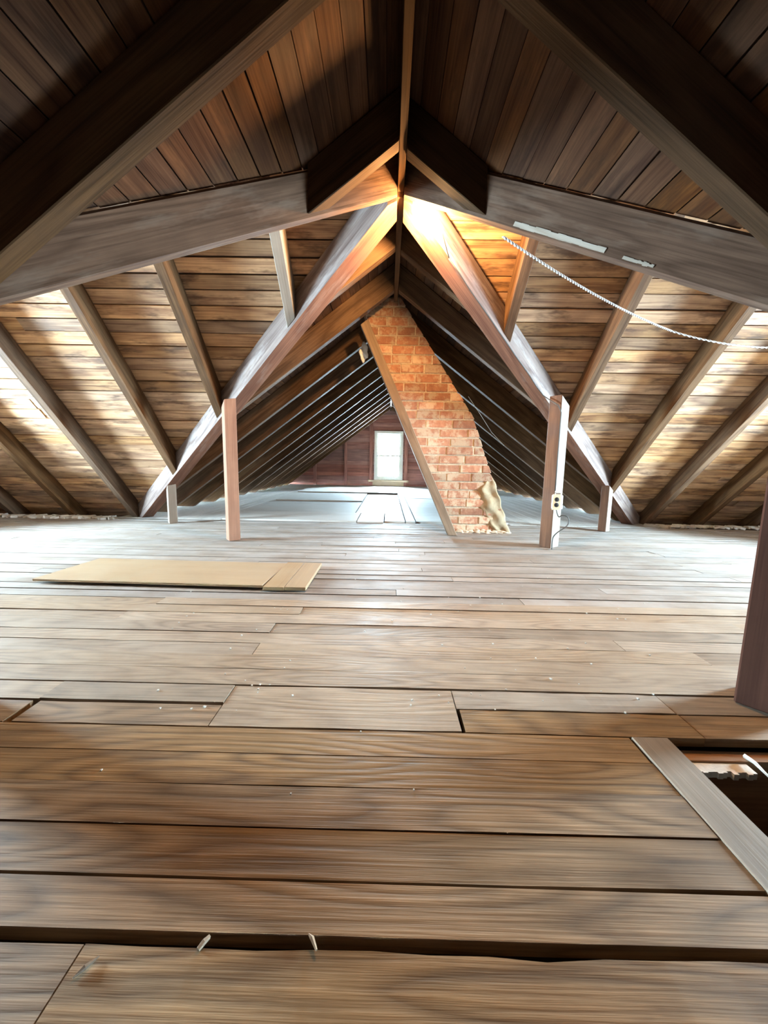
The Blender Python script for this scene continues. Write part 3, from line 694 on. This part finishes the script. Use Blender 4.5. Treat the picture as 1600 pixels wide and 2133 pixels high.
# outlet on the post
ob = empty('outlet', (1.235, 2.755, 0.36)); tag(ob, 'cream duplex outlet on the post right of the chimney', 'outlet')
MO = Matrix.Translation((1.236, 2.738, 0.358)) @ Matrix.Rotation(math.radians(-7), 4, 'Z')
mesh_from('cover_plate', [boxf(MO, -0.030, 0.030, -0.005, 0.0, -0.057, 0.057)], 'cream_plastic', MO, ob, 0.002)
mesh_from('outlet_box', [boxf(MO, -0.026, 0.045, 0.0, 0.03, -0.05, 0.05)], 'white_paint', MO, ob, 0.003)
for dz in (-0.02, 0.02):
    M2 = MO @ Matrix.Translation((0, -0.005, dz)) @ Matrix.Rotation(math.pi/2, 4, 'X')
    lathe('receptacle', [(0.0165, -0.001), (0.0165, 0.002), (0.015, 0.003), (0.001, 0.003)], 'black_plastic', M2, ob)
M2 = MO @ Matrix.Translation((0, -0.005, 0.0)) @ Matrix.Rotation(math.pi/2, 4, 'X')
lathe('screw', [(0.003, -0.001), (0.003, 0.001), (0.001, 0.0015)], 'metal', M2, ob, 8)
mesh_from('clamp', [boxf(MO, -0.01, 0.03, 0.005, 0.028, 0.05, 0.068)], 'metal', MO @ Matrix.Translation((0, 0, 0.06)), ob, 0.002)
pts = []
for i in range(25):
    t = i/24; a = -0.3+t*4.6
    pts.append(V((1.262+0.062*math.sin(a*0.72), 2.74-0.02*t, 0.30-0.19*t+0.0*a)))
pts = [V((1.243, 2.745, 0.30)), V((1.262, 2.742, 0.25)), V((1.285, 2.735, 0.262)), V((1.318, 2.73, 0.255)), V((1.333, 2.728, 0.225)), V((1.325, 2.728, 0.19)), V((1.30, 2.73, 0.165)), V((1.262, 2.735, 0.135)), V((1.236, 2.742, 0.10)), V((1.231, 2.744, 0.06)), V((1.232, 2.745, 0.002))]
def smooth(p, k=4):
    out = []
    for i in range(len(p)-1):
        a, b, c, d = p[max(i-1, 0)], p[i], p[i+1], p[min(i+2, len(p)-1)]
        for j in range(k):
            t = j/k; out.append(0.5*((2*b)+(c-a)*t+(2*a-5*b+4*c-d)*t*t+(3*b-a-3*c+d)*t**3))
    return out+[p[-1]]
o = tube('cable', smooth(pts), 0.0042, 'dark_cable', None, 6); tag(o, 'looped dark cable from the outlet down to the floor at the post foot', 'cable')

# ------------------------------------------------------------------ small things on the floor
def splinter(pts, rr, mat, label):
    o = mesh_from('wood_splinter', [tube_faces(pts, rr, 5)], mat, Matrix.Translation(V(pts[0]))); tag(o, label, 'splinter')
splinter([(-0.094, 0.417, 0.002), (-0.088, 0.410, 0.006), (-0.080, 0.398, 0.006)], [0.001, 0.003, 0.0015], 'splinter_wood', 'pale splinter lying across the wide gap at the bottom, right of two')
splinter([(-0.224, 0.412, 0.001), (-0.228, 0.405, 0.003), (-0.232, 0.398, 0.002)], [0.0025, 0.0035, 0.003], 'splinter_wood', 'pale splinter wedged in the wide gap at the bottom, left of two')
splinter([(-0.352, 0.388, 0.003), (-0.360, 0.376, 0.005), (-0.368, 0.367, 0.003)], [0.0008, 0.003, 0.0008], 'trim_wood', 'thin grey sliver on the nearest board, bottom left')
rs = random.Random(21); cr = []
for i in range(110):
    y_ = rs.choice((rs.uniform(0.85, 1.7), rs.uniform(0.6, 2.6))); x_ = rs.uniform(-0.9, 1.1)*max(0.7, y_*0.7); r_ = rs.uniform(0.0009, 0.0026)
    if hx0-0.1 < x_ < hx1+0.05 and y_ < 0.83: continue
    M = Matrix.Translation((x_, y_, 0.0018+r_*0.4)) @ Matrix.Rotation(rs.uniform(0, 6), 4, 'Z')
    cr.append(boxf(M, -r_*rs.uniform(1, 2.2), r_, -r_, r_, -r_*0.5, r_*0.5))
o = mesh_from('plaster_crumbs', cr, 'crumb', Matrix()); tag(o, 'tiny white plaster crumbs scattered over the floorboards', 'debris', kind='stuff')
rub = []
for s in (-1, 1):
    for i in range(140):
        x_ = s*rs.uniform(2.78, 4.4); y_ = YC+ZR/BF[s]-rs.uniform(0.075, 0.16); r_ = rs.uniform(0.008, 0.028)
        M = Matrix.Translation((x_, y_, 0.006)) @ Matrix.Rotation(rs.uniform(0, 6), 4, 'Z') @ Matrix.Rotation(rs.uniform(-0.4, 0.4), 4, 'X')
        rub.append(boxf(M, -r_*1.8, r_*1.8, -r_, r_, -r_*0.4, r_*0.5))
o = mesh_from('plaster_rubble', rub, 'far_floor_wood', Matrix()); tag(o, 'grey plaster rubble along the eaves of both wings', 'debris', kind='stuff')
